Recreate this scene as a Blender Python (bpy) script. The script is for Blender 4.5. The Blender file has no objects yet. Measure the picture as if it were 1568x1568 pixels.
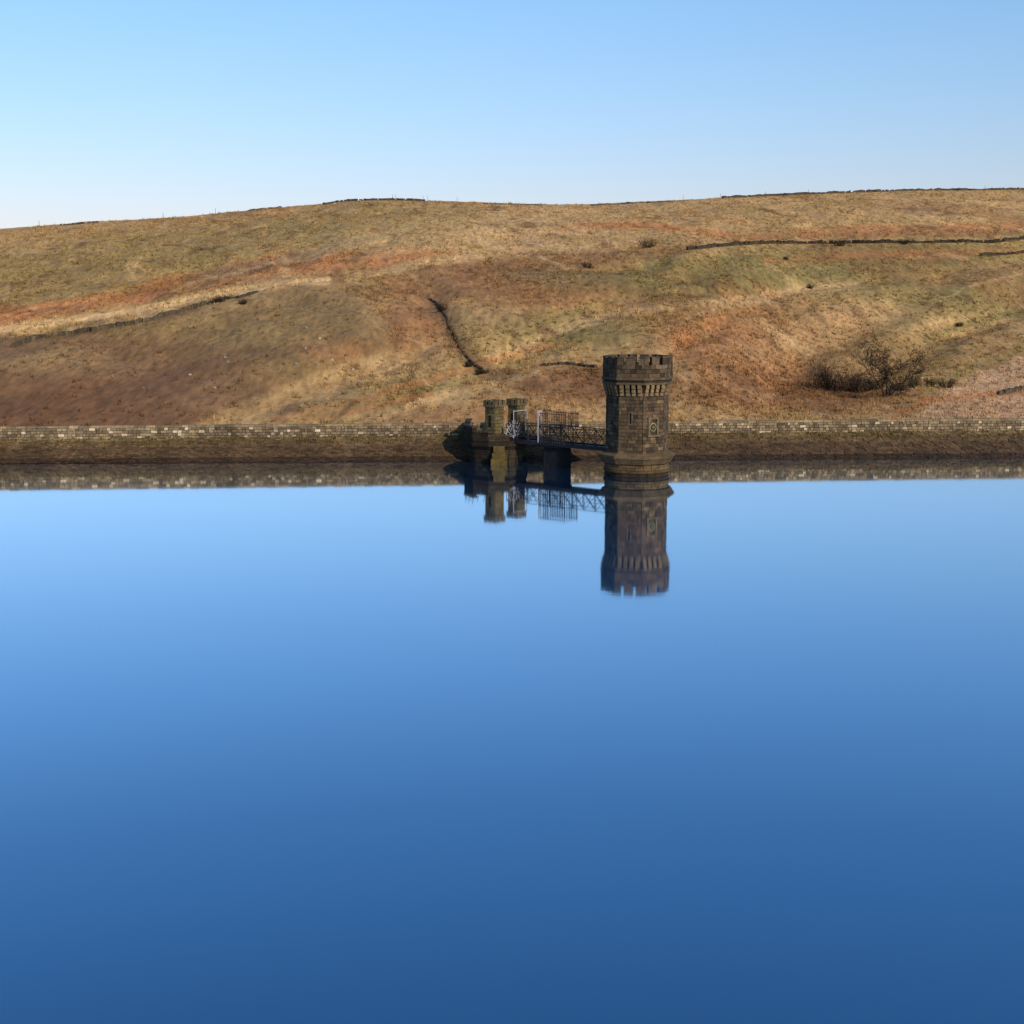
import bpy, math, random
import numpy as np
from mathutils import Vector
random.seed(7); rng=np.random.default_rng(11)

# ------------------------------------------------------------------ camera model
F=2200.0; C=784.0; H=15.6; P=math.atan(344/F); cP=math.cos(P); sP=math.sin(P)
def vof(py): return math.tan(math.atan((C-py)/F)-P)
def zat(py,Y): return H+vof(py)*Y
def xat(px,Y,z=2.0): return (px-C)/F*(Y*cP-(z-H)*sP)
def proj(X,Y,Z):
    fw=Y*cP-(Z-H)*sP; up=(Z-H)*cP+Y*sP
    return C+F*X/fw, C-F*up/fw
def lin(c):
    return tuple(((x/255)/12.92 if x/255<=.04045 else ((x/255+.055)/1.055)**2.4) for x in c)

# ------------------------------------------------------------------ mesh helper
class MB:
    def __init__(s): s.v=[]; s.f=[]; s.c=[]
    def face(s,pts,col):
        i=len(s.v); s.v+= [tuple(p) for p in pts]; s.f.append(tuple(range(i,i+len(pts)))); s.c.append(col)
    def box(s,c,a,b,n,col,skipback=False):
        c,a,b,n=map(Vector,(c,a,b,n)); i=len(s.v)
        for sn in (-1,1):
            for sa,sb in ((-1,-1),(1,-1),(1,1),(-1,1)):
                s.v.append(tuple(c+a*sa+b*sb+n*sn))
        fs=[(4,5,6,7),(0,1,5,4),(1,2,6,5),(2,3,7,6),(3,0,4,7)]
        if not skipback: fs.append((3,2,1,0))
        for f in fs: s.f.append(tuple(i+k for k in f)); s.c.append(col)
    def bar(s,p0,p1,w,col,n=4,w1=None):
        p0=Vector(p0);p1=Vector(p1); d=(p1-p0)
        if d.length<1e-6: return
        d.normalize(); r=Vector((0,0,1)) if abs(d.z)<.9 else Vector((1,0,0))
        a=d.cross(r).normalized(); b=d.cross(a); i=len(s.v); w1=w if w1 is None else w1
        for p,ww in ((p0,w),(p1,w1)):
            for k in range(n):
                t=2*math.pi*(k+.5)/n; s.v.append(tuple(p+(a*math.cos(t)+b*math.sin(t))*ww*.7))
        for k in range(n):
            k2=(k+1)%n; s.f.append((i+k,i+k2,i+n+k2,i+n+k)); s.c.append(col)
        if n>3:
            s.f.append(tuple(i+k for k in range(n))[::-1]); s.c.append(col)
            s.f.append(tuple(i+n+k for k in range(n))); s.c.append(col)
    def loft(s,rings,col,cap=True):
        n=len(rings[0]); i=len(s.v)
        for r in rings: s.v+=[tuple(p) for p in r]
        for j in range(len(rings)-1):
            for k in range(n):
                k2=(k+1)%n; s.f.append((i+j*n+k,i+j*n+k2,i+(j+1)*n+k2,i+(j+1)*n+k)); s.c.append(col)
        if cap: s.f.append(tuple(i+(len(rings)-1)*n+k for k in range(n))); s.c.append(col)
    def obj(s,name,mat,parent=None,smooth=False,k=(1,1,1)):
        m=bpy.data.meshes.new(name); m.from_pydata(s.v,[],s.f); m.update()
        at=m.color_attributes.new('Col','FLOAT_COLOR','CORNER')
        cnt=np.array([len(f) for f in s.f]); c=np.ones((len(s.c),4),dtype=np.float32); c[:,:3]=np.array(s.c)*np.array(k)
        at.data.foreach_set('color',np.repeat(c,cnt,axis=0).ravel())
        if smooth: m.polygons.foreach_set('use_smooth',[True]*len(m.polygons))
        o=bpy.data.objects.new(name,m); bpy.context.collection.objects.link(o); m.materials.append(mat)
        if parent: o.parent=parent
        return o
def empty(name,loc=(0,0,0)):
    o=bpy.data.objects.new(name,None); bpy.context.collection.objects.link(o); return o

def blocks(mb,O,a,b,n,L,Hh,course,blen,colfn,gap=.035,jit=.025,skip=None):
    """real coursed masonry: individually coloured, slightly proud stones"""
    O,a,b,n=map(Vector,(O,a,b,n)); rows=max(1,round(Hh/course)); ch=Hh/rows
    for r in range(rows):
        x=0.0; first=True
        while x<L-1e-3:
            w=blen*random.uniform(.6,1.4)
            if first and r%2: w*=.6
            first=False
            if L-(x+w)<blen*.35: w=L-x
            x2=min(x+w,L)
            if not(skip and skip((x+x2)/2,(r+.5)*ch)):
                d=random.uniform(0,jit); c=O+a*((x+x2)/2)+b*((r+.5)*ch)+n*(d-.04)
                mb.box(c,a*max((x2-x)/2-gap/2,.02),b*(ch/2-gap/2),n*.05,colfn((r+.5)*ch),skipback=True)
            x=x2

def nt(name):
    m=bpy.data.materials.new(name); m.use_nodes=True; t=m.node_tree; t.nodes.clear()
    o=t.nodes.new('ShaderNodeOutputMaterial'); return m,t,o
def colmat(name,rough=.9,nscale=6,amt=.35,bump=.03,metal=0,big=.8,bigamt=.3,stretch=(1,1,1),up=0):
    m,t,o=nt(name); N=t.nodes.new; L=t.links.new
    b=N('ShaderNodeBsdfPrincipled'); b.inputs['Roughness'].default_value=rough; b.inputs['Metallic'].default_value=metal
    b.inputs['Specular IOR Level'].default_value=.2 if not up else 0
    at=N('ShaderNodeAttribute'); at.attribute_name='Col'
    tc=N('ShaderNodeTexCoord'); mp=N('ShaderNodeMapping'); mp.inputs['Scale'].default_value=stretch
    L(tc.outputs['Object'],mp.inputs[0])
    prev=at.outputs['Color']
    for sc,am in ((nscale,amt),(big,bigamt)):
        n=N('ShaderNodeTexNoise'); n.inputs['Scale'].default_value=sc; n.inputs['Detail'].default_value=6; n.inputs['Roughness'].default_value=.65
        L(mp.outputs[0],n.inputs['Vector'])
        r=N('ShaderNodeMapRange'); r.inputs[1].default_value=.3; r.inputs[2].default_value=.7; r.inputs[3].default_value=1-am; r.inputs[4].default_value=1+am
        L(n.outputs['Fac'],r.inputs[0])
        x=N('ShaderNodeVectorMath'); x.operation='SCALE'; L(prev,x.inputs[0]); L(r.outputs[0],x.inputs['Scale']); prev=x.outputs[0]
        if sc==nscale: nf=n
    L(prev,b.inputs['Base Color'])
    if up:
        g=N('ShaderNodeNewGeometry'); s1=N('ShaderNodeVectorMath'); s1.operation='SCALE'; s1.inputs['Scale'].default_value=1-up; L(g.outputs['Normal'],s1.inputs[0])
        s2=N('ShaderNodeVectorMath'); s2.operation='ADD'; L(s1.outputs[0],s2.inputs[0]); s2.inputs[1].default_value=(0,-.15*up,up)
        s3=N('ShaderNodeVectorMath'); s3.operation='NORMALIZE'; L(s2.outputs[0],s3.inputs[0]); L(s3.outputs[0],b.inputs['Normal'])
        tr=N('ShaderNodeBsdfTranslucent'); L(prev,tr.inputs['Color']); mx=N('ShaderNodeMixShader'); mx.inputs[0].default_value=.3
        L(b.outputs[0],mx.inputs[1]); L(tr.outputs[0],mx.inputs[2]); L(mx.outputs[0],o.inputs[0]); return m
    bp=N('ShaderNodeBump'); bp.inputs['Distance'].default_value=bump; bp.inputs['Strength'].default_value=.8
    L(nf.outputs['Fac'],bp.inputs['Height']); L(bp.outputs[0],b.inputs['Normal'])
    L(b.outputs[0],o.inputs[0]); return m

stone=colmat('weathered_gritstone',.92,5,.35,.04,big=.9,bigamt=.45)
damst=colmat('dam_stone',.92,4,.4,.05,big=.35,bigamt=.4)
metal=colmat('painted_steel',.55,8,.2,.003)
bark=colmat('bark',.9,6,.3,.01)
grassm=colmat('dry_grass',.95,3,.2,.0,up=.6)
hillm=colmat('moorland_turf',1.0,1.3,.40,.16,big=.16,bigamt=.14,stretch=(1.0,.22,.6))

# ------------------------------------------------------------------ noise
def vnoise(x,y,seed):
    xi=np.floor(x).astype(np.int64); yi=np.floor(y).astype(np.int64); fx=x-xi; fy=y-yi
    fx=fx*fx*(3-2*fx); fy=fy*fy*(3-2*fy)
    def h(a,b):
        n=(a*374761393+b*668265263+seed*1442695041)&0xffffffff
        n=((n^(n>>13))*1274126177)&0xffffffff
        return ((n^(n>>16))&0xffff)/65535.0
    return (h(xi,yi)*(1-fx)+h(xi+1,yi)*fx)*(1-fy)+(h(xi,yi+1)*(1-fx)+h(xi+1,yi+1)*fx)*fy
def fbm(x,y,seed,oct=5,g=.5):
    s=0;a=1;t=0
    for o in range(oct):
        s=s+a*(vnoise(x*2**o,y*2**o,seed+o*17)-.5); t+=a; a*=g
    return s/t*2

# ------------------------------------------------------------------ terrain
sky_tab=[(-400,372),(-200,360),(0,350),(100,343),(130,339),(200,337),(290,331),(350,325),(400,320),(480,313),(540,307),(600,305),(660,307),(740,310),(850,313),(920,312),(1000,308),(1100,303),(1200,298),(1300,294),(1400,291),(1568,289),(1800,288),(2100,300)]
tu=[];tv=[]
for px,py in sky_tab:
    v=vof(py); tu.append((px-C)/F*(cP-v*sP)); tv.append(v)
NU=1150; NT=430
us=np.linspace(-.58,.58,NU)
vs=np.interp(us,tu,tv); k=np.ones(15)/15; vs=np.convolve(np.pad(vs,7,mode='edge'),k,'valid')
Yc=np.interp(us,[-.6,-.36,0,.36,.6],[385,398,452,540,590]); Zc=H+vs*Yc
Yw=135.5/(1-.087*us); Yf=Yw+6.5
ts=np.linspace(0,1,NT)**1.25
Yg=[Yw+.35,Yw+3.0,Yw+4.5]; Zg=[2.35+0*us,2.4+0*us,1.7+0*us]
rt=np.clip((us-.11)/.10,0,1); rt=rt*rt*(3-2*rt)
def sp(t): return np.log1p(np.exp((t-.165)*28))/28
for t in ts:
    S0=1.06*t-.06*t**4
    S1=(sp(t)-sp(0))/(sp(1)-sp(0)); S1=1.05*S1-.05*S1**4
    S=S0*(1-rt)+S1*rt
    Yg.append(Yf+(Yc-Yf)*t); Zg.append(1.2+(Zc-1.2)*S)
for q in (.01,.03,.06,.1,.2,.35,.6,1.0):
    Yg.append(Yc*(1+q)); Zg.append(Zc-.3*q*8-Zc*.5*q*q)
Yg=np.array(Yg); Zg=np.array(Zg); U=np.broadcast_to(us,Yg.shape); Xg=U*Yg
NR=Yg.shape[0]
tt=np.concatenate([[0,0,0],ts,[1]*8])[:,None]
px0,py0=proj(Xg,Yg,Zg)
edge=np.clip(tt*8,0,1)*np.clip((1-tt)*6,0,1)
def seg_dist(px,py,pts,ky=2.0):
    d=np.full(px.shape,1e9)
    for (x0,y0),(x1,y1) in zip(pts[:-1],pts[1:]):
        dx=x1-x0; dy=(y1-y0)*ky; L2=dx*dx+dy*dy
        q=np.clip(((px-x0)*dx+(py-y0)*ky*dy)/L2,0,1)
        d=np.minimum(d,np.hypot(px-x0-q*dx,(py-y0)*ky-q*dy))
    return d
def inside(px,py,poly):
    r=np.zeros(px.shape,bool); n=len(poly)
    for i in range(n):
        x0,y0=poly[i]; x1,y1=poly[(i+1)%n]
        if y0==y1: continue
        r^=((y0>py)!=(y1>py))&(px<(x1-x0)*(py-y0)/(y1-y0)+x0)
    return r
def soft(px,py,poly,w,ky=2.0):
    d=seg_dist(px,py,poly+[poly[0]],ky); i=inside(px,py,poly)
    s=np.where(i,d,-d); return np.clip(.5+s/(2*w),0,1)
knoll=[(-500,520),(60,515),(200,493),(300,470),(400,447),(480,437),(540,452),(575,475),(600,505),(590,532),(520,560),(430,590),(330,630),(300,700),(-500,700)]
gully=[(655,455),(675,470),(686,495),(700,525),(720,555),(745,572)]
gully2=[(575,475),(600,505),(590,532),(520,565),(430,600)]
qx=px0+25*fbm(Xg/12,Yg/25,131)
def fold(pts,w,dep): return -dep*np.exp(-(seg_dist(qx,py0,pts,1.8)/w)**2)
kf=soft(px0,py0,knoll,45)
dz=1.3*kf*kf*(3-2*kf)-1.0*np.exp(-(seg_dist(px0,py0,gully)/22)**2)
dz+=fold(gully2,20,1.2)+fold([(330,655),(450,612),(560,572),(640,530),(668,480),(630,430)],32,1.5)+fold([(780,545),(880,490),(1000,440),(1100,405)],30,1.5)
dz+=fold([(1568,455),(1450,500),(1370,545),(1310,585)],40,2.6)+fold([(1150,640),(1210,570),(1320,490),(1450,430)],32,1.6)+fold([(600,398),(760,402),(900,412),(1000,395)],20,1.5)
dz+=fold([(40,515),(200,480),(340,450),(520,425)],13,.8)+fold([(0,440),(200,425),(420,400),(600,365)],18,1.3)+fold([(960,640),(1010,560),(1080,500),(1180,455)],24,1.0)+fold([(1568,400),(1400,420),(1200,440),(1040,450)],20,1.2)+fold([(120,640),(200,570),(330,520),(430,480)],36,.9)
dz+=1.2*fbm(Xg/38,Yg/55,3)+1.1*fbm(Xg/11+Yg/60,Yg/22,9)+.2*fbm(Xg/2.5,Yg/5,21)
dz+=1.2*(1-np.abs(fbm(Xg/20+Yg/26,Yg/90,5,3))*2)-.7
Zg=Zg+dz*edge*.8*(1-.55*rt*np.clip(1-(tt-.13)/.15,0,1))+ (.18*fbm(Xg/3,Yg/9,31))*(tt>=.8)
PX,PY=proj(Xg,Yg,Zg)

# ground cover map
n1=fbm(Xg/16,Yg/32,41); n2=fbm(Xg/4,Yg/10,51); n3=fbm(Xg/1.2,Yg/4.5,61,4,.6); n4=fbm(Xg/30+Yg/45,Yg/150,71)
wx=PX+38*n1+18*n2; wy=PY+8*fbm(Xg/14,Yg/30,81)+5*n2
straw=lin((172,146,104)); paleg=lin((190,164,122)); olive=lin((144,127,84)); green=lin((122,116,72)); orange=lin((174,126,84)); rust=lin((148,108,74)); brown=lin((132,98,68)); dkb=lin((106,82,58)); grey=lin((124,112,92))
col=np.empty(PX.shape+(3,)); col[:]=straw
def over(al,c):
    global col
    al=np.clip(al,0,1)[...,None]; col=col*(1-al)+np.array(c)*al
def blob(x,y,sx,sy,c,s=.9,ang=0):
    a=math.radians(ang); dx=wx-x; dy=wy-y
    X=dx*math.cos(a)-dy*math.sin(a); Y=dx*math.sin(a)+dy*math.cos(a)
    over(s*np.clip(2.0*np.exp(-(X/sx)**2-(Y/sy)**2),0,1),c)
def band(pts,w,c,s=.9,warp=1,ky=1.6):
    over(s*np.clip(1.9*np.exp(-(seg_dist(PX*(1-warp)+wx*warp,PY*(1-warp)+wy*warp,pts,ky)/w)**2),0,1),c)
blob(250,385,420,30,olive,.7,6)
blob(80,430,300,16,olive,.5,8)
band([(-100,500),(60,478),(220,448),(400,412),(560,394),(700,392)],20,orange,.8)
band([(180,455),(300,430),(420,410),(470,405)],8,rust,.7,.5)
band([(320,420),(430,405),(560,365),(640,345)],12,grey,.6,.5)
band([(0,462),(200,440)],9,green,.4)
blob(760,350,190,24,paleg,.6,4)
blob(560,340,140,16,olive,.5)
blob(700,430,210,26,brown,.65,4)
band([(540,425),(640,405),(760,385),(900,372)],9,paleg,.7,.6)
band([(720,425),(900,395),(1000,390),(1060,378)],12,brown,.65)
blob(900,445,140,26,rust,.8)
blob(860,425,60,10,grey,.5)
blob(1240,412,310,30,green,.85,3)
blob(1420,440,180,22,olive,.7)
blob(1250,340,360,20,straw,.7)
band([(860,350),(1000,345),(1150,362),(1300,352),(1568,345)],7,orange,.7,.5)
band([(1120,364),(1300,361),(1568,352)],7,rust,.6,.5)
band([(1180,400),(1300,392),(1450,388),(1568,383)],8,orange,.55,.5)
blob(980,495,200,24,olive,.6,10)
blob(860,500,90,20,green,.5)
band([(760,545),(860,500),(1000,470),(1150,455),(1300,440)],9,paleg,.6,.6)
band([(780,525),(900,470),(1040,440)],8,olive,.6,.5)
blob(1130,545,120,50,rust,.75,-20)
band([(1000,560),(1060,510),(1110,480),(1180,470)],10,orange,.4,.5)
blob(1190,600,170,24,brown,.7)
blob(1420,540,150,28,olive,.6)
blob(1330,560,110,22,dkb,.35)
blob(1280,500,110,20,paleg,.4,15)
blob(1500,460,110,20,green,.5)
band([(1568,440),(1480,460),(1400,490),(1330,530)],9,olive,.8,.4)
band([(1568,475),(1500,490),(1420,520)],7,green,.6,.4)
blob(880,590,100,24,brown,.8)
blob(700,510,60,30,olive,.4)
blob(640,590,160,20,olive,.45,14)
band([(420,640),(600,600),(720,560),(840,530)],8,orange,.45,.5)
band([(330,650),(480,600),(600,560),(680,520)],7,paleg,.7,.4)
band([(470,640),(600,610),(700,585)],6,olive,.8,.4)
band([(460,645),(580,618),(660,605)],5,orange,.6,.4)
band([(560,640),(700,600),(820,570)],7,paleg,.6,.4)
band([(660,470),(690,520),(740,570),(800,590)],14,dkb,.45)
blob(625,505,50,34,rust,.7)
blob(720,640,120,14,rust,.55)
st=np.clip((n4*1.8+n2*.6)*1.6-.4,0,1); over(st*.35,rust)
st=np.clip((fbm(Xg/12,Yg/60,91)*2+n2*.6)*1.6-.7,0,1); over(st*.45,olive)
st=np.clip(fbm(Xg/7+Yg/30,Yg/30,93)*3.2-.9,0,1); over(st*.5,paleg)
st=np.clip(fbm(Xg/5,Yg/14,95)*3.4-1.1,0,1); over(st*.6,dkb)
st=np.clip(fbm(Xg/2.2,Yg/7,195,3)*4-1.1,0,1); over(st*.4,dkb)
trk=np.abs(fbm(Xg/18+Yg/70,Yg/40,97,3)); over(.28*np.exp(-(trk/.018)**2),paleg)
trk=np.abs(fbm(Xg/26-Yg/90,Yg/34,99,3)); over(.4*np.exp(-(trk/.018)**2),dkb)
for pts in ([(540,427),(640,412),(700,392),(800,378),(880,370)],[(850,343),(930,352),(985,372)],[(714,356),(716,380),(712,400)],[(320,425),(450,400),(520,388)],[(1000,520),(1090,470),(1200,452),(1330,430)],[(1568,420),(1470,440),(1410,480)]):
    band(pts,2.3,lin((186,162,124)),.34,.5)
kn=soft(PX+8*n2,PY+4*n2,knoll,9)
over(kn*.92,lin((130,110,76)))
lowk=kn*np.clip((wy-505-.02*PX)/30,0,1)*np.clip((430-wx)/160,0,1); over(lowk*.85,lin((116,86,62)))
over(kn*.8*np.exp(-((wx-300)/110)**2-((wy-610)/30)**2),lin((138,110,82)))
over(kn*.75*np.exp(-((wx-60)/160)**2-((wy-555)/22)**2),lin((148,126,92)))
over(kn*.5*np.exp(-((wx-520)/70)**2-((wy-540)/22)**2),rust)
over(kn*.3*np.clip(n1*2,0,1),olive)
over(kn*.4*np.exp(-(seg_dist(PX,PY,[(300,478),(400,456),(480,446),(540,462),(580,500)])/16)**2),lin((160,136,98)))
band([(300,655),(400,622),(520,585),(590,556),(650,535)],8,lin((168,140,98)),.85,.4)
band([(-20,508),(60,497),(170,483),(260,466),(330,450),(440,433),(500,430)],7,lin((196,170,128)),.85,.22)
band([(40,520),(160,506),(300,475)],4,dkb,.5,.1)
scr=soft(PX+12*n2,PY+7*n2,[(1395,640),(1440,605),(1500,570),(1600,535),(1900,500),(1900,700),(1395,660)],10)
over(scr*.85,lin((184,156,126)))
band([(1360,640),(1420,615),(1568,600)],6,orange,.6,.3)
band([(1420,600),(1500,560),(1600,520)],8,olive,.7,.3)
over(.6*np.exp(-(seg_dist(PX,PY,gully)/6)**2),dkb)
mu=np.array(lin((152,124,84))); col=mu*(np.clip(col,.004,1)/mu)**1.18
lum=1+.24*n3+.22*n2+.14*n1
col=col*lum[...,None]
over((np.arange(NR)[:,None]<3)*np.ones_like(PX)*.7,lin((140,125,80)))
col=np.clip(col,.005,1)*np.array([.97,.83,.69])
verts=np.stack([Xg,Yg,Zg],-1).reshape(-1,3).astype(np.float32)
m=bpy.data.meshes.new('moorland_hill')
i=np.arange(NR-1)[:,None]*NU+np.arange(NU-1)[None,:]
q=np.stack([i,i+1,i+NU+1,i+NU],-1).reshape(-1,4)
m.vertices.add(len(verts)); m.vertices.foreach_set('co',verts.ravel())
m.loops.add(q.size); m.loops.foreach_set('vertex_index',q.ravel().astype(np.int32))
m.polygons.add(len(q)); m.polygons.foreach_set('loop_start',(np.arange(len(q))*4).astype(np.int32)); m.polygons.foreach_set('loop_total',np.full(len(q),4,dtype=np.int32))
m.polygons.foreach_set('use_smooth',np.ones(len(q),dtype=bool)); m.update(calc_edges=True); m.validate()
at=m.color_attributes.new('Col','FLOAT_COLOR','POINT'); cc=np.ones((len(verts),4),dtype=np.float32); cc[:,:3]=col.reshape(-1,3); at.data.foreach_set('color',cc.ravel())
hill=bpy.data.objects.new('moorland_hill',m); bpy.context.collection.objects.link(hill); m.materials.append(hillm)

def ground(px,py):
    """survey bearing/elevation -> point on the hill surface"""
    u=(px-C)/F*cP
    for _ in range(3):
        j=np.clip((u-us[0])/(us[1]-us[0]),0,NU-2); j0=int(j); f=j-j0
        colY=Yg[3:NT+3,j0]*(1-f)+Yg[3:NT+3,j0+1]*f; colZ=Zg[3:NT+3,j0]*(1-f)+Zg[3:NT+3,j0+1]*f
        ppx,ppy=proj(u*colY,colY,colZ)
        mono=np.minimum.accumulate(ppy)
        Y=np.interp(-py,-mono+np.arange(len(mono))*1e-7,colY); Z=np.interp(Y,colY,colZ)
        u=(px-C)/F*(cP-(Z-H)/Y*sP)
    return Vector((u*Y,Y,Z))

# ------------------------------------------------------------------ grass tussocks (one mesh)
N=150000
rr=rng.random(N)*(NT-4)+4; rc=(.14+.72*rng.random(N))*(NU-2)
r0=rr.astype(int); c0=rc.astype(int); fr=rr-r0; fc=rc-c0
def samp(A):
    a=A[r0,c0];b=A[r0,c0+1];c=A[r0+1,c0];d=A[r0+1,c0+1]
    if A.ndim==3: w=lambda q:q[:,None]
    else: w=lambda q:q
    return (a*(1-w(fc))+b*w(fc))*(1-w(fr))+(c*(1-w(fc))+d*w(fc))*w(fr)
tx,ty,tz=samp(Xg),samp(Yg),samp(Zg); tc=samp(col); tk=samp(kn); tpx,tpy=proj(tx,ty,tz)
clump=samp(n2)
keep=(rng.random(N)>tk*.75)&(rng.random(N)<.45+clump*1.2+.35*((tpx>1000)&(tpy>450)))
tx,ty,tz,tc=tx[keep],ty[keep],tz[keep],tc[keep]; n=len(tx)
B=7
V=np.zeros((n,B,3,3),dtype=np.float32); big=rng.random(n)**2.5*.38+.14+.0004*np.clip(ty-150,0,400)
for b in range(B):
    ang=rng.random(n)*math.pi; dir_=rng.random(n)*2*math.pi; rad=big*(.1+.4*rng.random(n))
    ox=np.cos(dir_)*rad; oy=np.sin(dir_)*rad
    w=big*(.10+.12*rng.random(n)); h=big*(.6+.6*rng.random(n)); lx=np.cos(dir_)*big*.5-.1*big; ly=np.sin(dir_)*big*.5
    V[:,b,0]=np.stack([tx+ox-np.cos(ang)*w,ty+oy-np.sin(ang)*w,tz-.06],-1)
    V[:,b,1]=np.stack([tx+ox+np.cos(ang)*w,ty+oy+np.sin(ang)*w,tz-.06],-1)
    V[:,b,2]=np.stack([tx+ox+lx,ty+oy+ly,tz+h],-1)
V=V.reshape(-1,3); nf=n*B
m=bpy.data.meshes.new('grass_tussocks'); m.vertices.add(len(V)); m.vertices.foreach_set('co',V.ravel())
m.loops.add(nf*3); m.loops.foreach_set('vertex_index',np.arange(nf*3,dtype=np.int32)); m.polygons.add(nf)
m.polygons.foreach_set('loop_start',(np.arange(nf)*3).astype(np.int32)); m.polygons.foreach_set('loop_total',np.full(nf,3,dtype=np.int32)); m.update(calc_edges=True)
at=m.color_attributes.new('Col','FLOAT_COLOR','POINT')
cc=np.ones((n,B*3,4),dtype=np.float32); cc[:,:,:3]=(tc*(0.65+.8*rng.random(n))[:,None])[:,None,:]; at.data.foreach_set('color',cc.ravel())
o=bpy.data.objects.new('grass_tussocks',m); bpy.context.collection.objects.link(o); m.materials.append(grassm)

# ------------------------------------------------------------------ dry stone walls
def drywall(pts,h=1.0,th=.5,gaps=.04,base=(74,64,52)):
    mb=MB(); path=[]
    for (x0,y0),(x1,y1) in zip(pts[:-1],pts[1:]):
        k=max(2,int(abs(x1-x0)/2.5+abs(y1-y0)/2.5))
        for s in range(k): path.append(ground(x0+(x1-x0)*s/k,y0+(y1-y0)*s/k))
    path.append(ground(*pts[-1])); hh=h
    for p,q in zip(path[:-1],path[1:]):
        d=q-p; L=d.length
        if L<.01 or L>40: continue
        hh+=.2*(h-hh)+random.uniform(-.16,.16)*h
        hs=hh*random.uniform(.05,.5) if random.random()<gaps else hh
        k=max(1,int(L/.9))
        for s in range(k):
            a=p+d*(s/k); b=p+d*((s+1)/k); mid=(a+b)/2; hv=max(.08,hs*random.uniform(.85,1.08)); j=random.uniform(.75,1.25)
            mb.box(mid+Vector((0,0,hv/2-.2)),(b-a)*.51,Vector((-d.y,d.x,0)).normalized()*th/2,(0,0,hv/2+.2),tuple(c*j for c in lin(base)))
    return mb.obj('dry_stone_wall',stone)
drywall([(20,532),(60,518),(110,512),(180,501),(235,490),(262,482),(300,472),(318,465)],.55,gaps=.12,base=(84,72,54))
drywall([(318,466),(345,458),(368,456),(395,447)],.4,gaps=.2)
drywall([(1052,383),(1120,376),(1180,373),(1280,373),(1340,372),(1400,372),(1480,371),(1520,372),(1568,366),(1700,360)],.72,gaps=.08,base=(56,48,37))
drywall([(1500,392),(1540,390),(1600,384)],.6,gaps=.1,base=(60,52,40))
drywall([(495,314),(520,309),(560,307),(600,306.5),(650,308)],.6,gaps=.1,base=(66,58,48))
drywall([(1105,304),(1200,299),(1300,295.3),(1400,292),(1480,291.5),(1568,290.5),(1700,290)],.75,gaps=.08,base=(66,58,48))
drywall([(380,323),(410,320),(430,318.5)],.45,gaps=.2,base=(70,62,52))
drywall([(90,346),(150,341)],.45,gaps=.2,base=(70,62,52))
drywall([(740,312.5),(830,314.5)],.35,gaps=.3,base=(86,72,56))
drywall([(905,315),(960,312),(1030,309)],.45,gaps=.2,base=(76,66,54))
drywall([(655,458),(668,464),(676,476),(684,486),(686,498),(696,514),(704,534),(712,544),(722,556),(745,572)],.3,.22,.6,(60,50,39))
drywall([(830,560),(865,558),(912,563)],.35,gaps=.15,base=(66,58,46))
drywall([(1528,606),(1568,597),(1640,585)],.5,gaps=.15,base=(74,64,52))

# ------------------------------------------------------------------ boulders on hill
mb=MB()
for _ in range(130):
    p=ground(random.uniform(-100,1668),random.uniform(325,600)); s=random.uniform(.08,.26); jj=random.uniform(.5,1.0); c=tuple(x*jj for x in lin((146,132,110)))
    r=[[(p.x+s*1.3*math.cos(a+z)*q*random.uniform(.8,1.2),p.y+s*math.sin(a+z)*q*random.uniform(.8,1.2),p.z+z*s) for a in [k*1.2566 for k in range(5)]] for z,q in ((-.4,1),(.5,.95),(1.1,.5))]
    mb.loft(r,c)
mb.obj('scattered_boulders',stone)

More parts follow.
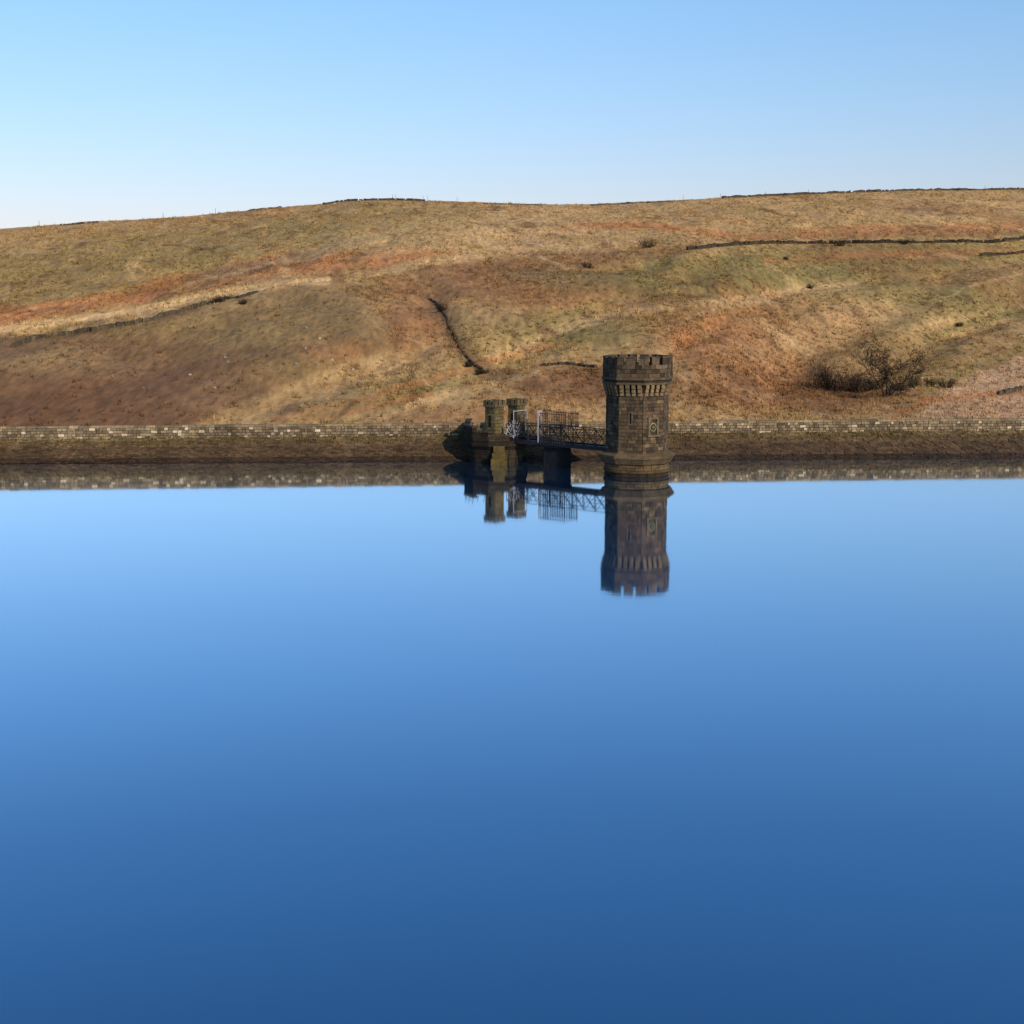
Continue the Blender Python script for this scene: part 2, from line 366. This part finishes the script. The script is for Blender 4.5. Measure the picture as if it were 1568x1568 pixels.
# ------------------------------------------------------------------ embankment + dam wall
def jc(base,lo=.6,hi=1.35,tint=.05):
    c=lin(base); j=random.uniform(lo,hi); t=random.uniform(-tint,tint); return (c[0]*j*(1+t),c[1]*j,c[2]*j*(1-t))
XL,XR=-190,200
def Ysh(x): return 130.8+.043*x
def Ywl(x): return 135.5+.087*x
bl=[XL];
while bl[-1]<XR: bl.append(bl[-1]+20)
emb=MB(); dw=MB()
for x0,x1 in zip(bl[:-1],bl[1:]):
    s0=Vector((x0,Ysh(x0),0)); s1=Vector((x1,Ysh(x1),0)); w0=Vector((x0,Ywl(x0)-.02,1.75)); w1=Vector((x1,Ywl(x1)-.02,1.75))
    if w0.y-s0.y<1.5: s0.y=w0.y-1.5
    if w1.y-s1.y<1.5: s1.y=w1.y-1.5
    g0=s0-(w0-s0)*.9; g1=s1-(w1-s1)*.9
    emb.face([g0,g1,w1,w0],lin((62,50,38)))
    rows=15
    for r in range(-1,rows):
        f0=r/rows; f1=(r+1)/rows; x=0
        while x<.999:
            w=random.uniform(.2,.65)/20; x2=min(1,x+w)
            a=(s0+(w0-s0)*f0)*(1-x)+(s1+(w1-s1)*f0)*x; b=(s0+(w0-s0)*f0)*(1-x2)+(s1+(w1-s1)*f0)*x2
            c=(s0+(w0-s0)*f1)*(1-x2)+(s1+(w1-s1)*f1)*x2; d=(s0+(w0-s0)*f1)*(1-x)+(s1+(w1-s1)*f1)*x
            cen=(a+b+c+d)/4; A=(b-a)*.48; Bv=(d-a)*.47; n=A.cross(Bv).normalized()
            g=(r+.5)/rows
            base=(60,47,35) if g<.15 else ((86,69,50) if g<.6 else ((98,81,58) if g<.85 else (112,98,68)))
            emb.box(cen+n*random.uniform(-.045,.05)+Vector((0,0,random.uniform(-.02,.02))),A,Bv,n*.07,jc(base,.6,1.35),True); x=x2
    a=(Vector((x1,Ywl(x1),0))-Vector((x0,Ywl(x0),0))); L=a.length; a.normalize(); n=Vector((a.y,-a.x,0))
    O=Vector((x0,Ywl(x0),1.72))
    mid=O+a*L/2+Vector((0,0,.55))-n*.32; dw.box(mid,a*L/2,(0,0,.56),n*.28,lin((88,77,62)))
    blocks(dw,O,a,Vector((0,0,1)),n,L,1.06,.265,.42,lambda z:jc((132,116,94),.45,1.35) if random.random()>.06 else jc((188,174,150),.8,1.1),gap=.04,jit=.06)
    x=0
    while x<L-.01:
        w=min(random.uniform(.7,1.1),L-x); c=O+a*(x+w/2)+Vector((0,0,1.06+.09))-n*.26
        dw.box(c,a*(w/2-.015),(0,0,.09+random.uniform(-.015,.03)),n*.34,jc((142,126,100),.6,1.15)); x+=w
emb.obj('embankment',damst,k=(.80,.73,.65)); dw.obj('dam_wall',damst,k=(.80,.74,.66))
mb=MB()
for _ in range(14000):
    x=random.uniform(-62,65); f=random.random()**2; 
    if math.sin(x*.9)+math.sin(x*.37+1)+random.uniform(-1.5,1.5)<-.3: continue
    y=Ywl(x)-.15-f*.9*((Ywl(x)-Ysh(x))/3); z=1.78-(Ywl(x)-y)*1.75/(Ywl(x)-Ysh(x)); a=random.uniform(0,3.1); s=random.uniform(.06,.26)
    mb.face([(x-math.cos(a)*s*.35,y-math.sin(a)*s*.35,z-.02),(x+math.cos(a)*s*.35,y+math.sin(a)*s*.35,z-.02),(x+random.uniform(-.1,.1),y,z+s)],jc((104,88,54),.5,1.2))
mb.obj('bank_grass',grassm)

# ------------------------------------------------------------------ valve tower
TK=(.62,.56,.49)
tw=empty('valve_tower'); TX,TY=xat(975,120.7),120.7
def ring(R,z,n=8,off=5): return [(TX+R*math.cos(math.radians(off+360/n*k)),TY+R*math.sin(math.radians(off+360/n*k)),z) for k in range(n)]
def sc(py): return zat(py,118)
zMer=sc(547); zCren=sc(559); zStr=sc(582); zCorT=sc(589); zCorB=sc(607); zLedT=sc(697); zLedB=sc(714)
RS=2.63; RC=2.95
dark=(96,82,65)
def tcol(z=0):
    r=random.random()
    if r<.14: return jc((120,104,82),.85,1.15)
    if r<.28: return jc((72,61,50),.75,1.1)
    if r<.33: return jc((108,84,60),.85,1.1)
    return jc(dark,.75,1.2)
body=MB(); body.loft([ring(RS-.03,zLedT-.3),ring(RS-.03,zCorT)],lin((62,53,43))); body.obj('shaft_core',stone,tw,k=TK)
sh=MB()
for k in range(8):
    v0=Vector(ring(RS,zLedT)[k]); v1=Vector(ring(RS,zLedT)[(k+1)%8]); a=v1-v0; L=a.length; a.normalize(); n=Vector((a.y,-a.x,0))
    mid=math.degrees(math.atan2(n.y,n.x))%360
    wz0,wz1=sc(667)-zLedT,sc(643)-zLedT
    isw=abs(mid-297.5)<3; isl=abs(mid-252.5)<3
    sk=(lambda x,z,L=L:abs(x-L/2)<.36 and wz0-.05<z<wz1+.05) if isw else None
    blocks(sh,v0,a,(0,0,1),n,L,zCorB+.25-zLedT,.3,.55,tcol,gap=.028,skip=sk,jit=.05)
    if isw:
        c=v0+a*L/2+Vector((0,0,(wz0+wz1)/2)); hw=.5; hz=(wz1-wz0)/2
        fc_=lambda:jc((114,102,80),.85,1.1)
        sh.box(c+n*.02-a*(hw-.08),a*.08,(0,0,hz),n*.1,fc_()); sh.box(c+n*.02+a*(hw-.08),a*.08,(0,0,hz),n*.1,fc_())
        sh.box(c+n*.03+Vector((0,0,hz+.08)),a*(hw+.05),(0,0,.08),n*.12,fc_()); sh.box(c+n*.04-Vector((0,0,hz+.07)),a*(hw+.1),(0,0,.07),n*.15,fc_())
        sh.box(c-n*.03,a*(hw-.16),(0,0,hz),n*.02,lin((66,60,48)))
        for r_,cc_,d_ in ((.32,(140,134,104),.05),(.25,(58,54,42),.075),(.12,(96,90,70),.09)):
            pts=[c+a*(r_*math.cos(t*.3927))+Vector((0,0,r_*1.15*math.sin(t*.3927)))+n*d_ for t in range(16)]
            sh.face(pts,lin(cc_))
    if isl or abs(mid-342.5)<3:
        for zz in ((4.9,) if isl else (4.2,)):
            c=v0+a*L/2+Vector((0,0,zz-zLedT)); sh.box(c+n*.02,a*.17,(0,0,.55),n*.045,jc((112,100,80),.9,1.0)); sh.box(c+n*.03,a*.07,(0,0,.45),n*.045,lin((14,13,12)))
    for zz in np.arange(zLedT,zCorB-.3,.6):
        w=.28 if int(zz/.6)%2 else .2
        sh.box(v0+Vector((0,0,zz-zLedT+.15))+a*w/2,a*w/2,(0,0,.14),n*.055,jc((100,88,70),.85,1.15))
    nc=4
    for j in range(nc):
        c=v0+a*L*(j+.5)/nc
        for zz0,zz1,dp in ((zCorB,zCorB+.35,.12),(zCorB+.3,zCorB+.65,.22),(zCorB+.6,zCorT,.31)):
            sh.box(Vector((c.x,c.y,(zz0+zz1)/2))+n*dp/2,a*.15,(0,0,(zz1-zz0)/2),n*(dp/2+.01),jc((140,120,90),.85,1.15))
sh.obj('shaft_masonry',stone,tw,k=TK)
cr=MB()
cr.loft([ring(RS-.1,zCorT-.02),ring(RC-.04,zCorT),ring(RC-.04,zCren-.02),ring(RC-.45,zCren-.02),ring(RC-.45,zCren-.7)],lin((62,53,43)))
cr.loft([ring(RC,zStr-.06),ring(RC+.09,zStr-.03),ring(RC+.09,zStr+.12),ring(RC,zStr+.18)],lin((98,86,68)),False)
cr.loft([ring(RC,zCorT-.05),ring(RC+.07,zCorT-.02),ring(RC+.07,zCorT+.1),ring(RC,zCorT+.13)],lin((104,92,72)),False)
for k in range(8):
    w0=Vector(ring(RC,zCorT+.13)[k]); w1=Vector(ring(RC,zCorT+.13)[(k+1)%8]); a=w1-w0; L=a.length; a.normalize(); n=Vector((a.y,-a.x,0))
    blocks(cr,w0+Vector((0,0,zStr+.18-zCorT-.13)),a,(0,0,1),n,L,zCren-zStr-.18,.3,.5,tcol,gap=.028)
    zm=(zMer+zCren)/2; hm=(zMer-zCren)/2
    def mer(c,hw,aa,nn):
        cr.box(c+Vector((0,0,zm-c.z-.04)),aa*hw,(0,0,hm-.04),nn*.2,tcol()); cr.box(c+Vector((0,0,zMer-c.z-.035)),aa*(hw+.04),(0,0,.045),nn*.25,jc((104,92,72),.7,1.1))
    mer(w0+a*L/2-n*.2,.36,a,n)
    mer(w0+a*.24-n*.2,.22,a,n); mer(w1-a*.24-n*.2,.22,a,n)
cr.obj('crenellated_parapet',stone,tw,k=TK)
bs=MB()
bs.loft([ring(2.74,zLedB),ring(2.95,zLedB+.12),ring(3.2,zLedT-.4),ring(3.27,zLedT-.34),ring(3.27,zLedT-.14),ring(3.15,zLedT-.08),ring(RS,zLedT+.12)],lin((98,84,64)),False)
bs.loft([ring(2.66,-3,24,0),ring(2.66,.33,24,0),ring(2.80,.36,24,0),ring(2.80,.5,24,0),ring(2.68,.55,24,0),ring(2.68,zLedB+.02,24,0)],lin((84,70,51)))
for k in range(24):
    for z0,z1 in ((-.2,.05),(.05,.33),(.56,.8),(.8,zLedB)):
        p=[Vector(ring(2.7,z0,24,(0 if z0<.1 else 7.5))[q%24]) for q in (k,k+1)]
        a=p[1]-p[0]; L=a.length; a.normalize(); n=Vector((a.y,-a.x,0))
        bs.box((p[0]+p[1])/2+Vector((0,0,(z1-z0)/2))-n*.02,a*(L/2-.02),(0,0,(z1-z0)/2-.02),n*.04,jc((100,84,60) if z0>.3 else (54,45,35),.8,1.2),True)
bs.obj('plinth',stone,tw,k=(.75,.68,.58))

# ------------------------------------------------------------------ abutment + gatehouse
gh=empty('gatehouse')
ab=MB(); cxy=Vector((-1.4,131.5,0))
plan=[(-4.3,137),(-4.35,130.6),(-3.5,128.6),(-2.1,127.7),(-.2,127.9),(1.2,129.0),(1.5,137)]
def rp(s,z,dx=0): return [(cxy.x+(x-cxy.x)*s+dx,cxy.y+(y-cxy.y)*(s if y<134 else 1),z) for x,y in plan]
ab.loft([rp(.84,-2),rp(.88,.2),rp(.95,1.2),rp(1.0,1.5),rp(1.03,1.52),rp(1.03,1.75),rp(.99,1.8),rp(1.0,2.0)],lin((44,39,31)))
for z0,z1,s0,s1 in ((.0,.38,.87,.9),(.38,.78,.9,.925),(.78,1.2,.925,.95)):
    r0_=rp(s0+.012,z0);r1_=rp(s1+.012,z1)
    for k in range(1,5):
        A=Vector(r0_[k]);Bq=Vector(r0_[k+1]);D=Vector(r1_[k]); L=(Bq-A).length; m_=max(2,int(L/.7))
        for q_ in range(m_):
            a0=A+(Bq-A)*q_/m_; a1=A+(Bq-A)*(q_+1)/m_; up=D-A; n=(a1-a0).cross(up).normalized()
            ab.box((a0+a1)/2+up/2,(a1-a0)*.47,up*.46,n*.04,jc((58,50,38),.6,1.3),True)
ab.obj('abutment',stone,gh,k=(.7,.64,.56))
pw=MB()
pp=[Vector(p) for p in rp(1.0,2.0)]
for k,(h0) in ((0,1.1),(1,1.1),(2,.75),(3,.45)):
    A,Bq=pp[k],pp[k+1]; d=Bq-A; L=d.length; a=d.normalized(); n=Vector((a.y,-a.x,0))
    pw.box((A+Bq)/2+Vector((0,0,h0/2))-n*.2,a*(L/2),(0,0,h0/2),n*.14,lin((40,35,28)))
    blocks(pw,A,a,(0,0,1),n,L,h0,.28,.5,lambda z:jc((62,54,42),.6,1.2))
    pw.box((A+Bq)/2+Vector((0,0,h0+.07))-n*.18,a*(L/2+.05),(0,0,.07),n*.26,lin((76,66,50)))
pw.obj('parapet_wall',stone,gh,k=(.7,.64,.56))
D=Vector((.77,-.64,0)).normalized(); Nn=Vector((.64,.77,0)).normalized()
S=Vector((-.55,130.7,0))
tu_=MB()
zT=zat(612,130)
for c,h_,hw in ((S-Nn*1.5-D*.1,zT,.6),(S+Nn*1.5,zT-.05,.55)):
    for a,n in ((D,-Nn),(-Nn,-D),(-D,Nn),(Nn,D)):
        n=Vector(n)
        t=Vector((-n.y,n.x,0)); O=c+n*hw-t*hw
        blocks(tu_,O+Vector((0,0,1.95)),t,(0,0,1),n,2*hw,h_-.55-1.95,.3,.5,lambda z:jc((108,97,68),.65,1.2))
        for q_ in (-1,0,1):
            tu_.box(c+n*(hw-.05)+t*q_*(hw-.05)*.98+Vector((0,0,h_-.22)),t*.17,(0,0,.22),n*.15,jc((104,92,68),.7,1.2))
    tu_.box(c+Vector((0,0,(1.9+h_-.5)/2)),D*(hw-.03),Nn*(hw-.03),(0,0,(h_-.5-1.9)/2),lin((56,49,37)))
    tu_.box(c+Vector((0,0,h_-.5)),D*(hw+.13),Nn*(hw+.13),(0,0,.09),lin((106,94,72)))
    tu_.box(c+Vector((0,0,2.15)),D*(hw+.1),Nn*(hw+.1),(0,0,.16),lin((84,74,54)))
    tu_.box(c+Vector((0,0,3.7))-Nn*(hw+.0)*1,D*.09,(0,0,.5),Nn*.05,lin((12,11,10)))
tu_.obj('turrets',stone,gh,k=(.74,.69,.6))
bt=MB(); bx=xat(764,127.2)
for w,z0,z1,dy in ((.72,-1,.5,0),(.62,.5,1.0,.15),(.5,1.0,1.6,.3)):
    bt.box((bx,127.6+dy,(z0+z1)/2),(w,0,0),(0,w,0),(0,0,(z1-z0)/2),jc((104,90,54),.8,.95))
bt.obj('buttress',stone,gh,k=(.62,.58,.5))
gt=MB(); lt=lin((165,163,168)); dkm=lin((40,37,40))
for sgn in (-1,1):
    c=S+D*1.7+Nn*sgn*.95+Vector((0,0,2.2))
    for t in np.linspace(-70,70,10):
        r=math.radians(t); e=c+Nn*math.sin(r)*1.4*1.0+Vector((0,0,math.cos(r)*1.6)); gt.bar(c,e,.035,lt if sgn<0 else dkm)
    prev=None
    for t in np.linspace(-70,70,9):
        r=math.radians(t); e=c+Nn*math.sin(r)*1.1+Vector((0,0,math.cos(r)*1.3))
        if prev: gt.bar(prev,e,.03,lt if sgn<0 else dkm)
        prev=e
for q_ in (-.95,.95):
    p=S+D*1.7+Nn*q_; gt.bar(p+Vector((0,0,2)),p+Vector((0,0,4.7)),.045,lt)
gt.bar(S+D*1.7-Nn*.95+Vector((0,0,4.6)),S+D*1.7+Nn*.95+Vector((0,0,4.6)),.04,lt)
for q_ in np.linspace(-.85,.85,9): gt.bar(S+D*1.7+Nn*q_+Vector((0,0,2.1)),S+D*1.7+Nn*q_+Vector((0,0,4.6)),.03,dkm)
for k,fr_ in ((1,.15),(1,.5),(1,.9),(2,.3),(2,.7),(0,.7)):
    A,Bq=pp[k],pp[k+1]; p=A+(Bq-A)*fr_; h0={0:1.1,1:1.1,2:.75}[k]
    gt.bar(p+Vector((.1,.15,h0)),p+Vector((-.05,.15,h0+.8)),.04,dkm)
gt.bar(pp[1]+Vector((.1,.15,1.6)),pp[2]+Vector((.1,.15,1.55)),.03,dkm)
gt.obj('gate_and_guards',metal,gh)

# ------------------------------------------------------------------ footbridge
fb=empty('footbridge'); br=MB(); Z0=2.05; E=Vector((TX,TY,0))-D*2.45
S2=E-D*((E-S).dot(D)-1.2); Lb=(E-S2).length; hwB=.75
steel=lin((40,36,38)); br.box((S2+E)/2+Vector((0,0,Z0-.06)),D*Lb/2,Nn*hwB,(0,0,.05),lin((40,36,34)))
for sgn in (-1,1):
    o_=Nn*hwB*sgn
    br.box((S2+E)/2+o_*1.06+Vector((0,0,Z0-.08)),D*Lb/2,Nn*.04,(0,0,.17),steel)
    for zz,w_ in ((1.45,.06),(.75,.035)): br.bar(S2+o_+Vector((0,0,Z0+zz)),E+o_+Vector((0,0,Z0+zz)),w_,steel)
    nb=9
    for j in range(nb+1):
        p=S2+(E-S2)*j/nb+o_; br.bar(p+Vector((0,0,Z0)),p+Vector((0,0,Z0+1.45)),.055,steel)
        if j<nb:
            q_=S2+(E-S2)*(j+1)/nb+o_
            br.bar(p+Vector((0,0,Z0+.05)),q_+Vector((0,0,Z0+1.45)),.04,steel); br.bar(p+Vector((0,0,Z0+1.45)),q_+Vector((0,0,Z0+.05)),.04,steel)
br.obj('deck_and_lattice_rails',metal,fb)
pc=S2+D*((Vector((xat(857,126.4),126.4,0))-S2).dot(D))
cg=MB()
for sgn in (-1,1):
    for s_ in np.arange(-1.45,1.5,.19):
        p=pc+D*(s_+.1)+Nn*sgn*.9; cg.bar(p+Vector((0,0,Z0-.1)),p+Vector((0,0,Z0+2.75)),.04,dkm)
    for zz in (.5,1.5,2.6):
        cg.bar(pc-D*1.35+Nn*sgn*.9+Vector((0,0,Z0+zz)),pc+D*1.6+Nn*sgn*.9+Vector((0,0,Z0+zz)),.05,dkm)
for q_ in np.arange(-.9,.95,.2):
    p=pc-D*1.45+Nn*q_; cg.bar(p+Vector((0,0,Z0)),p+Vector((0,0,Z0+2.85)),.045,lin((190,190,196)) if q_<-.2 else dkm)
    p=pc+D*1.6+Nn*q_; cg.bar(p+Vector((0,0,Z0+1.4)),p+Vector((0,0,Z0+2.75)),.035,dkm)
for zz in (.4,1.5,2.7): cg.bar(pc-D*1.45-Nn*.9+Vector((0,0,Z0+zz)),pc-D*1.45+Nn*.9+Vector((0,0,Z0+zz)),.04,lt)
cg.obj('security_cage',metal,fb)
pr=MB()
pr.box(pc+Vector((0,0,.35)),D*.95,Nn*.62,(0,0,1.5),lin((28,26,28)))
pr.box(pc+Vector((0,0,1.78)),D*1.05,Nn*.8,(0,0,.1),lin((36,33,33)))
for s_ in (-1,1): pr.box(pc+D*s_*.96+Vector((0,0,.3)),D*.05,Nn*.68,(0,0,1.4),lin((24,22,24)))
pr.obj('pier',stone,fb)

# ------------------------------------------------------------------ tree + bushes
def tree(name,base,height,width,seed,col=(44,37,29),twc=(52,43,31),rmin=.034):
    rnd=random.Random(seed); mb=MB(); base=Vector(base)
    def grow(p,d,L,r,lv):
        nseg=3; q=p
        for s in range(nseg):
            d=(d+Vector((rnd.uniform(-1,1),rnd.uniform(-1,1),rnd.uniform(-.7,.8)))*.22).normalized()
            e=q+d*L/nseg; r2=max(rmin*.7,r*.86); c=lin(col) if lv>2 else lin(twc); j=rnd.uniform(.7,1.25)
            mb.bar(q,e,r,tuple(x*j for x in c),6 if lv>3 else 3,r2); q=e; r=r2
            if lv>0 and s<nseg-1:
                for _ in range(1 if lv>2 else 2):
                    dd=(d*.7+Vector((rnd.gauss(0,.7),rnd.gauss(0,.7),rnd.gauss(.05,.5)))).normalized(); grow(q,dd,L*rnd.uniform(.45,.68),max(rmin,r*.5),lv-1)
        if lv>0:
            for k in range(2):
                dd=(d+Vector((rnd.gauss(0,.5),rnd.gauss(0,.5),rnd.gauss(0,.4)))).normalized()
                grow(q,dd,L*rnd.uniform(.6,.8),max(rmin,r*.7),lv-1)
    for k,(ax,ay,az_,Lk_) in enumerate(((-.55,-.2,.9,1),(.1,.2,1.1,1.15),(.6,-.1,.85,1),(.15,-.5,.9,.9))):
        grow(base+Vector((.12*(k-1.5),0,-.3)),Vector((ax,ay,az_)).normalized(),height*.42*Lk_,height*.019,4)
    A=np.array(mb.v); b=np.array(base); R=A-b
    ztop=np.percentile(R[:,2],99.7); xw=np.percentile(R[:,0],97.5)-np.percentile(R[:,0],2.5)
    R*=np.array([width/xw,width/xw,height/ztop]); mb.v=[tuple(p) for p in R+b]
    return mb.obj(name,bark)
g=ground(1358,606)
hT=min(.98*(g.y*.1308-15.6-g.z),108/2200*g.y)
tree('hawthorn_tree',g,hT,92/2200*g.y,5)
def bush(px,py,w,h,n,seed,base=(58,48,32),name='gorse_bush'):
    rnd=random.Random(seed); mb=MB(); g=ground(px,py)
    lob=[(g+Vector((rnd.uniform(-.75,.75)*w/2,rnd.uniform(-.4,.4)*w/2,h*rnd.uniform(.15,.55))),rnd.uniform(.25,.45)*min(w,h*1.3)) for _ in range(9)]
    for c,r in lob:
        for _ in range(9):
            e=c+Vector((rnd.gauss(0,.6),rnd.gauss(0,.6),rnd.uniform(.1,1.2)))*r; mb.bar(g+Vector(((c.x-g.x)*.5,(c.y-g.y)*.5,-.1)),e,.04,lin((52,42,32)),3,.016)
        for _ in range(n//9):
            v=Vector((rnd.gauss(0,1),rnd.gauss(0,1),rnd.gauss(0,1))).normalized()*r*rnd.random()**.45; p=c+v
            if p.z<g.z-.1: continue
            s=rnd.uniform(.05,.14); a=Vector((rnd.gauss(0,1),rnd.gauss(0,1),rnd.gauss(0,1))).normalized()*s; b=Vector((rnd.gauss(0,1),rnd.gauss(0,1),rnd.gauss(0,1))).normalized()*s
            j=rnd.uniform(.5,1.4); mb.face([p,p+a,p+b],tuple(x*j for x in lin(base)))
    mb.obj(name,bark)
bush(1278,599,6.4,4.3,8000,1,(36,29,22)); bush(1304,600,5.0,3.4,4500,23,(42,34,25)); bush(1334,598,4.2,2.0,2000,2,(58,48,34)); bush(1398,593,3.2,1.8,1300,3,(86,76,46)); bush(1448,594,3.0,1.6,1000,4,(70,60,40)); bush(1378,598,3,1.4,1200,12,(76,66,42)); bush(1425,590,2.4,1.2,500,21,(80,70,44))
bush(993,379,5.0,2.3,1400,5,(44,42,32)); bush(900,411,2.4,1.5,600,6,(46,40,30)); bush(1241,442,1.8,1.2,450,7,(50,47,30)); bush(678,476,1.6,1.4,500,8,(42,37,29)); bush(1386,374,4.5,1.6,800,9,(52,40,30)); bush(1285,377,4.5,2.2,900,10,(56,50,36)); bush(738,573,2.2,.8,600,11,(40,35,28))
bush(718,562,1.2,.8,300,14,(40,35,28)); bush(340,462,3.0,1.0,500,16,(56,48,34)); bush(372,466,1.6,.9,300,17,(56,48,34)); bush(1205,398,2.5,1.0,300,18,(60,54,34)); bush(1470,500,2.5,1.0,400,19,(60,54,34))
mb=MB()
for px in (601,606,648,655,1103,1172,1238,1508,330,250,60,700,1046):
    g=ground(px,np.interp(px,[a for a,b in sky_tab],[b for a,b in sky_tab])+1); mb.bar(g-Vector((0,0,.3)),g+Vector((0,0,1.6)),.08,lin((60,50,40)))
mb.obj('fence_posts',bark)

# ------------------------------------------------------------------ water, ground, near bank
m,t,o=nt('reservoir_water'); N_=t.nodes.new; Lk=t.links.new
lw=N_('ShaderNodeLayerWeight'); lw.inputs['Blend'].default_value=.5
rp_=N_('ShaderNodeValToRGB'); e=rp_.color_ramp.elements; e[0].position=0; e[0].color=(.03,)*3+(1,); e[1].position=1; e[1].color=(1,)*3+(1,)
for pos,v in ((.45,.10),(.54,.19),(.65,.36),(.76,.66),(.85,.92),(.9,.985)):
    x=e.new(pos); x.color=(v,v,v,1)
gl=N_('ShaderNodeBsdfGlossy'); gl.inputs['Roughness'].default_value=.045; gl.inputs['Color'].default_value=(.80,.88,.95,1)
df=N_('ShaderNodeBsdfDiffuse'); df.inputs['Color'].default_value=(.010,.07,.20,1)
mx=N_('ShaderNodeMixShader'); Lk(lw.outputs['Facing'],rp_.inputs[0]); Lk(rp_.outputs[0],mx.inputs[0]); Lk(df.outputs[0],mx.inputs[1]); Lk(gl.outputs[0],mx.inputs[2]); Lk(mx.outputs[0],o.inputs[0])
tc_=N_('ShaderNodeTexCoord'); mp=N_('ShaderNodeMapping'); mp.inputs['Scale'].default_value=(.35,1.0,1)
nz=N_('ShaderNodeTexNoise'); nz.inputs['Scale'].default_value=1.1; nz.inputs['Detail'].default_value=3
bp=N_('ShaderNodeBump'); bp.inputs['Strength'].default_value=1; bp.inputs['Distance'].default_value=.0012
Lk(tc_.outputs['Object'],mp.inputs[0]); Lk(mp.outputs[0],nz.inputs['Vector']); Lk(nz.outputs['Fac'],bp.inputs['Height']); Lk(bp.outputs[0],gl.inputs['Normal'])
mb=MB(); mb.face([(-190,-60,0),(200,-60,0),(200,Ysh(200)+1,0),(-190,Ysh(-190)-3,0)],(0,0,.1)); mb.obj('reservoir_water',m)
mb=MB(); mb.face([(-4000,-4000,-4),(4000,-4000,-4),(4000,4000,-4),(-4000,4000,-4)],lin((130,105,70))); mb.obj('ground',grassm)
mb=MB()
for i_ in range(40):
    x0=-200+i_*10; x1=x0+10
    for (y0,z0),(y1,z1) in (((16,-2),(8,4)),((8,4),(-3,13.9)),((-3,13.9),(-150,15))):
        mb.face([(x0,y0,z0),(x0,y1,z1),(x1,y1,z1),(x1,y0,z0)][::-1],lin((130,115,70)))
mb.obj('near_bank',grassm)

# ------------------------------------------------------------------ light + sky
el=math.radians(29); az=math.radians(306)
sd=Vector((math.cos(az)*math.cos(el),math.sin(az)*math.cos(el),math.sin(el)))
sl=bpy.data.lights.new('sun','SUN'); sl.energy=4.4; sl.angle=math.radians(.5); sl.color=(1,.88,.72)
so=bpy.data.objects.new('sun',sl); bpy.context.collection.objects.link(so); so.rotation_euler=sd.to_track_quat('Z','Y').to_euler()
w=bpy.data.worlds.new('World'); bpy.context.scene.world=w; w.use_nodes=True; t=w.node_tree; t.nodes.clear()
ow=t.nodes.new('ShaderNodeOutputWorld'); bg=t.nodes.new('ShaderNodeBackground'); sk=t.nodes.new('ShaderNodeTexSky')
sk.sky_type='NISHITA'; sk.sun_disc=False; sk.sun_elevation=el; sk.sun_rotation=math.radians(144); sk.altitude=300; sk.air_density=1.0; sk.dust_density=.6; sk.ozone_density=2.5
tcw=t.nodes.new('ShaderNodeTexCoord'); sx=t.nodes.new('ShaderNodeSeparateXYZ'); cr_=t.nodes.new('ShaderNodeValToRGB'); ml=t.nodes.new('ShaderNodeVectorMath'); ml.operation='MULTIPLY'
t.links.new(tcw.outputs['Generated'],sx.inputs[0]); t.links.new(sx.outputs[2],cr_.inputs[0])
e=cr_.color_ramp.elements
tab=[(0,(1.0,.88,1.04)),(.045,(.98,.88,1.04)),(.12,(.98,1.03,1.16)),(.186,(.98,1.15,1.28)),(.27,(.88,1.24,1.48)),(.4,(.82,1.3,1.6)),(.6,(.85,1.1,1.25)),(1,(.9,1.0,1.05))]
e[0].position=0; e[1].position=1
for pos,c in tab[1:-1]: e.new(pos)
for x,(pos,c) in zip(e,tab): x.position=pos; x.color=tuple(v/2 for v in c)+(1,)
t.links.new(sk.outputs[0],ml.inputs[0]); t.links.new(cr_.outputs[0],ml.inputs[1])
m2=t.nodes.new('ShaderNodeVectorMath'); m2.operation='SCALE'; m2.inputs['Scale'].default_value=2.0; t.links.new(ml.outputs[0],m2.inputs[0])
bg.inputs['Strength'].default_value=.12; t.links.new(m2.outputs[0],bg.inputs[0]); t.links.new(bg.outputs[0],ow.inputs[0])

cam=bpy.data.cameras.new('camera'); cam.sensor_width=36; cam.lens=36*F/1568; cam.clip_end=10000; cam.clip_start=.1
co=bpy.data.objects.new('camera',cam); bpy.context.collection.objects.link(co); co.location=(0,0,H); co.rotation_euler=(math.pi/2-P,0,0)
sc_=bpy.context.scene; sc_.camera=co; sc_.view_settings.view_transform='Standard'; sc_.view_settings.look='None'; sc_.view_settings.exposure=0
